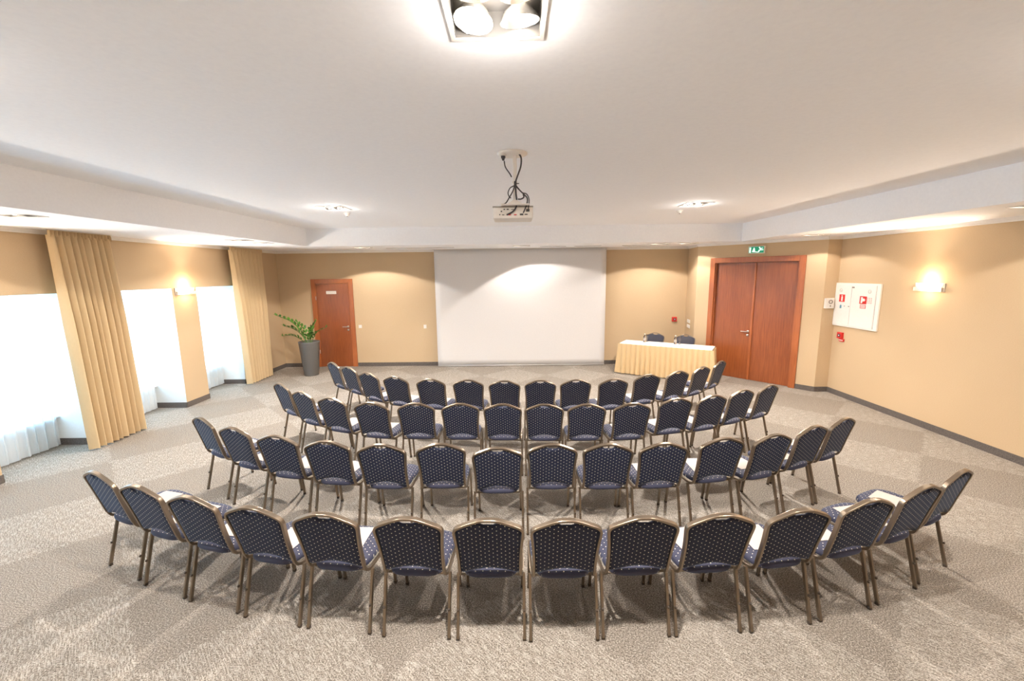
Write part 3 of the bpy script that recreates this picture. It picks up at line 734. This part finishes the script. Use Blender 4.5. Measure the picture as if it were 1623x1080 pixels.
# ------------------------------------------------------------------ chairs
def lean(z): return -.08+(.93-z)*.26
LV = Vector((0, .26*-1, 1)).normalized()
NB = Vector((0, 1, .26)).normalized()            # normal of the leaning back plane
def make_chair():
    root = thing('banquet_chair', 'x', 'chair')
    # back frame and side rails
    half = [(0, .93), (.05, .927), (.10, .911), (.15, .890), (.185, .874), (.208, .858), (.219, .836), (.219, .808), (.214, .765), (.208, .70), (.204, .63), (.202, .56), (.202, .50)]
    pr = [(x, lean(z), z) for x, z in half]
    path = smooth_path([(-x, y, z) for x, y, z in reversed(pr)]+pr[1:], 3)
    b = MB(); b.sweep(path, rrect(.031, .018, .004, 2), ref=NB, smooth=False)
    for s in (-1, 1):
        b.sweep(smooth_path([(s*.202, lean(.51), .51), (s*.2025, lean(.475), .475), (s*.205, .058, .447), (s*.209, .095, .432), (s*.213, .15, .428), (s*.214, .30, .426), (s*.212, .46, .422)], 4), rrect(.020, .022, .004, 2), ref=(1, 0, 0), smooth=False)
    b.tube([(-.21, .10, .418), (.21, .10, .418)], .009, n=8); b.tube([(-.21, .42, .416), (.21, .42, .416)], .009, n=8)
    b.build('back_frame', M['bronze'], root)
    # legs
    for s in (-1, 1):
        b = MB(); p0, p1 = Vector((s*.2245, .105, .425)), Vector((s*.225, .0, .012)); b.sweep([p0, p0.lerp(p1, .5), p1], rrect(.019, .025, .003, 2), ref=(1, 0, 0), smooth=False)
        lg = b.build('leg', M['bronze'], root)
        b = MB(); b.sweep([(s*.225, .003, .022), (s*.225, 0, 0)], rrect(.024, .024, .004), ref=(1, 0, 0)); b.build('foot_cap', M['cap'], lg)
        b = MB(); b.sweep([(s*.2245, .040-.012, .19), (s*.2245, .044-.012, .205)], rrect(.012, .016, .003), ref=(1, 0, 0)); b.build('bumper', M['cap'], lg)
        b = MB(); p0, p1 = Vector((s*.212, .445, .425)), Vector((s*.214, .495, .012)); b.sweep([p0, p0.lerp(p1, .5), p1], rrect(.019, .025, .003, 2), ref=(1, 0, 0), smooth=False)
        lg = b.build('leg', M['bronze'], root)
        b = MB(); b.sweep([(s*.214, .493, .022), (s*.214, .495, 0)], rrect(.024, .024, .004), ref=(1, 0, 0)); b.build('foot_cap', M['cap'], lg)
    # back pad
    xs_t, zs_t = [h[0] for h in half[:8]], [h[1] for h in half[:8]]
    zs_w = [h[1] for h in reversed(half[7:])]; xs_w = [h[0] for h in reversed(half[7:])]
    def shape(uu, v):
        zc = .502+(.808-.502)*v; W = interp(zc, zs_w, xs_w)-.0085; x = uu*W
        ax = abs(x)
        zt = interp(min(ax*1.03, .2165), xs_t[:7], zs_t[:7])-.0095
        k = max(0, 1-(ax/.058)**2) if ax < .058 else 0
        zt -= .030*min(1, k*1.8)
        zb = .488+.040*math.cos(PI/2*min(1, abs(uu)*1.05))**1.3
        return x, zb+(zt-zb)*v
    def side(sg):
        def fn(a, c):
            uu = -1+2*a; x, z = shape(uu, c)
            e = (1-abs(uu)**8)**.5 * (1-abs(2*c-1)**10)**.5
            return Vector((x, lean(z), z))+NB*sg*(.006+.013*e*(1 if sg > 0 else .55))
        return fn
    b = MB()
    for sg in (1, -1): b.grid(side(sg), 28, 22)
    # rim
    n = 28; m_ = 22; loop = [(i/n, 0) for i in range(n)]+[(1, j/m_) for j in range(m_)]+[(1-i/n, 1) for i in range(n)]+[(0, 1-j/m_) for j in range(m_)]
    A = [b.bm.verts.new(side(1)(*p)) for p in loop]; B = [b.bm.verts.new(side(-1)(*p)) for p in loop]
    for k in range(len(loop)): b.face([A[k], A[(k+1) % len(loop)], B[(k+1) % len(loop)], B[k]], 0, True)
    bmesh.ops.remove_doubles(b.bm, verts=b.bm.verts[:], dist=1e-5)
    b.build('backrest', M['fab_back'], root)
    # seat cushion
    def so(a):                                     # outline point for angle
        cx, sx = math.cos(a), math.sin(a); q = 4.2
        r = (abs(cx)**q+abs(sx)**q)**(-1/q); x, y = r*cx, r*sx
        w = .193+.016*(y+1)/2
        if y > 0: w += .004
        yy = .27+y*.240+(.014*(1-x*x) if y > 0 else 0)
        return x*w, yy
    b = MB(); N = 48; rings = []
    prof = [(.93, .434), (1.0, .442), (1.015, .455), (1.0, .470), (.95, .480), (.85, .486), (.6, .491), (.3, .493)]
    for s, z in prof:
        ring_ = []
        for k in range(N):
            x, y = so(2*PI*k/N); xx = x*s; yyy = .27+(y-.27)*s
            ring_.append(b.bm.verts.new((xx, yyy, z-.010*max(0, (yyy-.40)/.12)**2)))
        rings.append(ring_)
    for A, B in zip(rings, rings[1:]):
        for k in range(N): b.face([A[k], A[(k+1) % N], B[(k+1) % N], B[k]], 0, True)
    b.face(list(reversed(rings[0])), 0); b.face(rings[-1], 0, True)
    b.build('seat', M['fab_seat'], root)
    return root
chair0 = make_chair(); first = [True]
def place_chair(x, y, yaw, lab, grp):
    if first[0]: o = chair0; first[0] = False
    else: o = copy_tree(chair0)
    o.location = (x, y, 0); o.rotation_euler = (0, 0, yaw); o['label'] = lab; o['group'] = grp; return o

# seat positions and headings (x, y, degrees) of each chair, row by row
CHAIRS = {
 'D': [(-3.305, 3.202, -23.9), (-2.784, 2.98, -18.4), (-2.28, 2.819, -14.9), (-1.761, 2.679, -11.5), (-1.248, 2.598, -6.3), (-0.694, 2.54, -3.0), (-0.182, 2.519, -0.5), (0.31, 2.51, 1.1), (0.8, 2.532, 2.0), (1.296, 2.554, 3.9), (1.82, 2.602, 8.7), (2.349, 2.713, 14.0), (2.869, 2.886, 20.3), (3.355, 3.114, 25.9)],
 'C': [(-3.41, 4.489, -30.8), (-2.864, 4.178, -21.6), (-2.306, 3.947, -12.4), (-1.76, 3.802, -6.3), (-1.231, 3.714, -2.1), (-0.69, 3.717, 0.4), (-0.168, 3.619, 0.6), (0.326, 3.687, -0.4), (0.827, 3.679, 0.1), (1.326, 3.688, 4.0), (1.899, 3.794, 10.1), (2.403, 3.869, 17.3), (2.914, 4.077, 23.4), (3.374, 4.294, 27.0)],
 'B': [(-3.324, 5.93, -36.7), (-2.812, 5.495, -29.9), (-2.301, 5.202, -21.1), (-1.738, 4.99, -11.7), (-1.197, 4.949, -2.9), (-0.663, 4.917, -0.1), (-0.154, 4.885, -2.1), (0.339, 4.86, -1.9), (0.832, 4.85, 0.9), (1.362, 4.868, 5.9), (1.933, 5.043, 13.0), (2.422, 5.156, 19.6), (2.908, 5.391, 25.5), (3.376, 5.61, 30.3)],
 'A': [(-3.186, 7.379, -42.2), (-2.767, 7.005, -38.1), (-2.295, 6.563, -31.1), (-1.794, 6.291, -21.5), (-1.237, 6.12, -12.3), (-0.684, 6.054, -6.1), (-0.157, 5.982, -2.7), (0.356, 5.989, -0.4), (0.861, 6.004, 4.7), (1.402, 6.024, 11.8), (1.958, 6.266, 17.8), (2.486, 6.466, 25.2), (2.968, 6.738, 34.1), (3.465, 7.171, 41.8)],
}
ords = ['first', 'second', 'third', 'fourth', 'fifth', 'sixth', 'seventh']
def pos_words(i): return ('%s from left' % ords[i]) if i < 7 else ('%s from right' % ords[13-i])
rown = {'D': 'row nearest the viewer', 'C': 'second row from the viewer', 'B': 'third row from the viewer', 'A': 'row closest to the screen'}
paper0 = None
def make_paper(x, y, yaw, chair_yaw, lab):
    global paper0
    if paper0 is None:
        o = thing('paper_sheet', lab, 'paper')
        b = MB(); b.box(-.105, .105, -.1485, .1485, 0, .0016, M['paper']); b.build('sheet', None, o)
        b = MB(); b.box(.070, .085, -.125, -.118, .0017, .0022, M['ink']); b.build('printed_mark', None, o)
        paper0 = o
    else: o = copy_tree(paper0)
    o.location = (x, y, .4945); o.rotation_euler = (0, 0, yaw); o['label'] = lab; o['group'] = 'white sheets on the chair seats'
RR = random.Random(11)
for row in 'DCBA':
    P = [(x, y, math.radians(a)) for x, y, a in CHAIRS[row]]
    for i, (x, y, a) in enumerate(P):
        has = i < 5 or i > 8
        lab = 'navy dotted chair, %s, %s' % (pos_words(i), rown[row])
        place_chair(x, y, a, lab, 'navy banquet chairs in the %s' % rown[row])
        if has:
            lx, ly = RR.uniform(-.02, .02), .298+RR.uniform(-.012, .012); c, s = math.cos(a), math.sin(a)
            make_paper(x+lx*c-ly*s, y+lx*s+ly*c, a+RR.uniform(-.18, .18), a, 'white sheet on the seat %s, %s' % (pos_words(i), rown[row]))

# ------------------------------------------------------------------ presenters' table
TA, TB = Vector((2.556, 10.212)), Vector((4.305, 9.149)); tv = (TB-TA).normalized(); tn = Vector((-tv.y, tv.x)); TW = .52; TL = (TB-TA).length; TH = .75
tang = math.atan2(tv.y, tv.x); tc = (TA+TB)/2+tn*TW/2
t = thing('presenter_table', 'narrow table hidden under white cloth and beige skirt by the double door', 'table', (tc.x, tc.y, 0), tang)
hl, hw_ = TL/2-.01, TW/2-.01
b = MB(); b.box(-hl, hl, -hw_, hw_, TH-.03, TH-.001, bev=.003); b.build('tabletop', M['wood'], t)
for sx in (-1, 1):
    for sy in (-1, 1):
        b = MB(); b.tube([(sx*(hl-.08), sy*(hw_-.06), 0), (sx*(hl-.08), sy*(hw_-.06), TH-.03)], .016); b.build('leg', M['steel'], t)
b = MB(); hl2, hw2 = TL/2+.004, TW/2+.004
b.box(-hl2, hl2, -hw2, hw2, 0, .004); b.box(-hl2, hl2, -hw2, -hw2+.003, -.035, 0); b.box(-hl2, -hl2+.003, -hw2, hw2, -.035, 0); b.box(hl2-.003, hl2, -hw2, hw2, -.035, 0)
o = b.build('tablecloth', M['tcloth'], None, (tc.x, tc.y, TH), tang); tag(o, 'smooth white tablecloth on the presenters table', 'tablecloth')
b = MB(); off = .012
per = [(-TL/2-off, TW/2), (-TL/2-off, -TW/2-off), (TL/2+off, -TW/2-off), (TL/2+off, TW/2)]
segs = [(Vector(a), Vector(c)) for a, c in zip(per, per[1:])]; LT = sum((c-a).length for a, c in segs); R = random.Random(5)
NP = 27; pw = [R.uniform(.8, 1.2) for _ in range(NP+1)]
def fn(s, v):
    d = s*LT
    for a, c in segs:
        L = (c-a).length
        if d <= L+1e-9: break
        d -= L
    p = a.lerp(c, min(1, d/L)); e = (c-a).normalized(); n = Vector((e.y, -e.x))
    k = s*NP; i = int(min(k, NP-1e-6)); w = abs(math.sin(PI*k)); w = w**.8
    amp = (.022+.050*v)*pw[i]
    # corners flare outwards so the folds stay continuous
    o_ = n*(amp*w+.012*v+.004)
    for q in (Vector(per[1]), Vector(per[2])):
        dd = (p-q).length
        if dd < .05: o_ = o_.lerp((q.normalized())*o_.length*1.2, 1-dd/.05)
    return (p.x+o_.x, p.y+o_.y, TH-.012-(TH-.03)*v+.006*w*(v == 1))
b.grid(fn, NP*10, 14); o = b.build('table_skirt', M['skirt'], None, (tc.x, tc.y, 0), tang, recalc=False); tag(o, 'pleated beige table skirt hanging round the presenters table', 'table skirt')
# chairs behind the table
hd = tang+PI
for (px, py), lab in (((3.54, 10.60), 'navy dotted banquet chair behind the table, the one nearer the screen'), ((4.15, 10.22), 'navy dotted banquet chair behind the table, the one nearer the double door')):
    c, s = math.cos(hd), math.sin(hd)
    place_chair(px-.08*s+.0, py+.08*c+.0, hd, lab, 'navy banquet chairs behind the table')
# bottles and glasses
def bottle(x, y, lab):
    t = thing('water_bottle', lab, 'bottle', (x, y, TH+.005), 0, 'water bottles on the table')
    b = MB(); b.lathe([(0, 0), (.030, 0), (.032, .006), (.032, .12), (.028, .135), (.014, .165), (.012, .185), (0, .185)], n=20); b.build('bottle_body', M['glass'], t)
    b = MB(); b.lathe([(.0325, .045), (.0328, .046), (.0328, .105), (.0325, .106)], n=20); b.build('bottle_label', M['paper'], t)
    b = MB(); b.lathe([(0, .186), (.015, .186), (.015, .206), (0, .207)], n=16); b.build('bottle_cap', M['plastic'], t)
def wineglass(x, y, lab):
    t = thing('wine_glass', lab, 'glass', (x, y, TH+.005), 0, 'stemmed glasses on the table')
    b = MB(); b.lathe([(0, 0), (.032, 0), (.031, .003), (.005, .008), (.004, .07), (.012, .08), (.030, .095), (.037, .12), (.036, .15), (.031, .175), (.0295, .175), (.034, .15), (.035, .12), (.028, .098), (.010, .085), (0, .083)], n=24); b.build('glass_bowl', M['glass'], t)
bottle(3.17, 10.27, 'small clear water bottle on the table in front of the chair nearer the screen'); wineglass(3.24, 10.31, 'stemmed glass beside the bottle in front of the chair nearer the screen')
bottle(3.79, 9.93, 'small clear water bottle on the table in front of the chair nearer the double door'); wineglass(3.88, 9.90, 'stemmed glass beside the bottle in front of the chair nearer the double door')
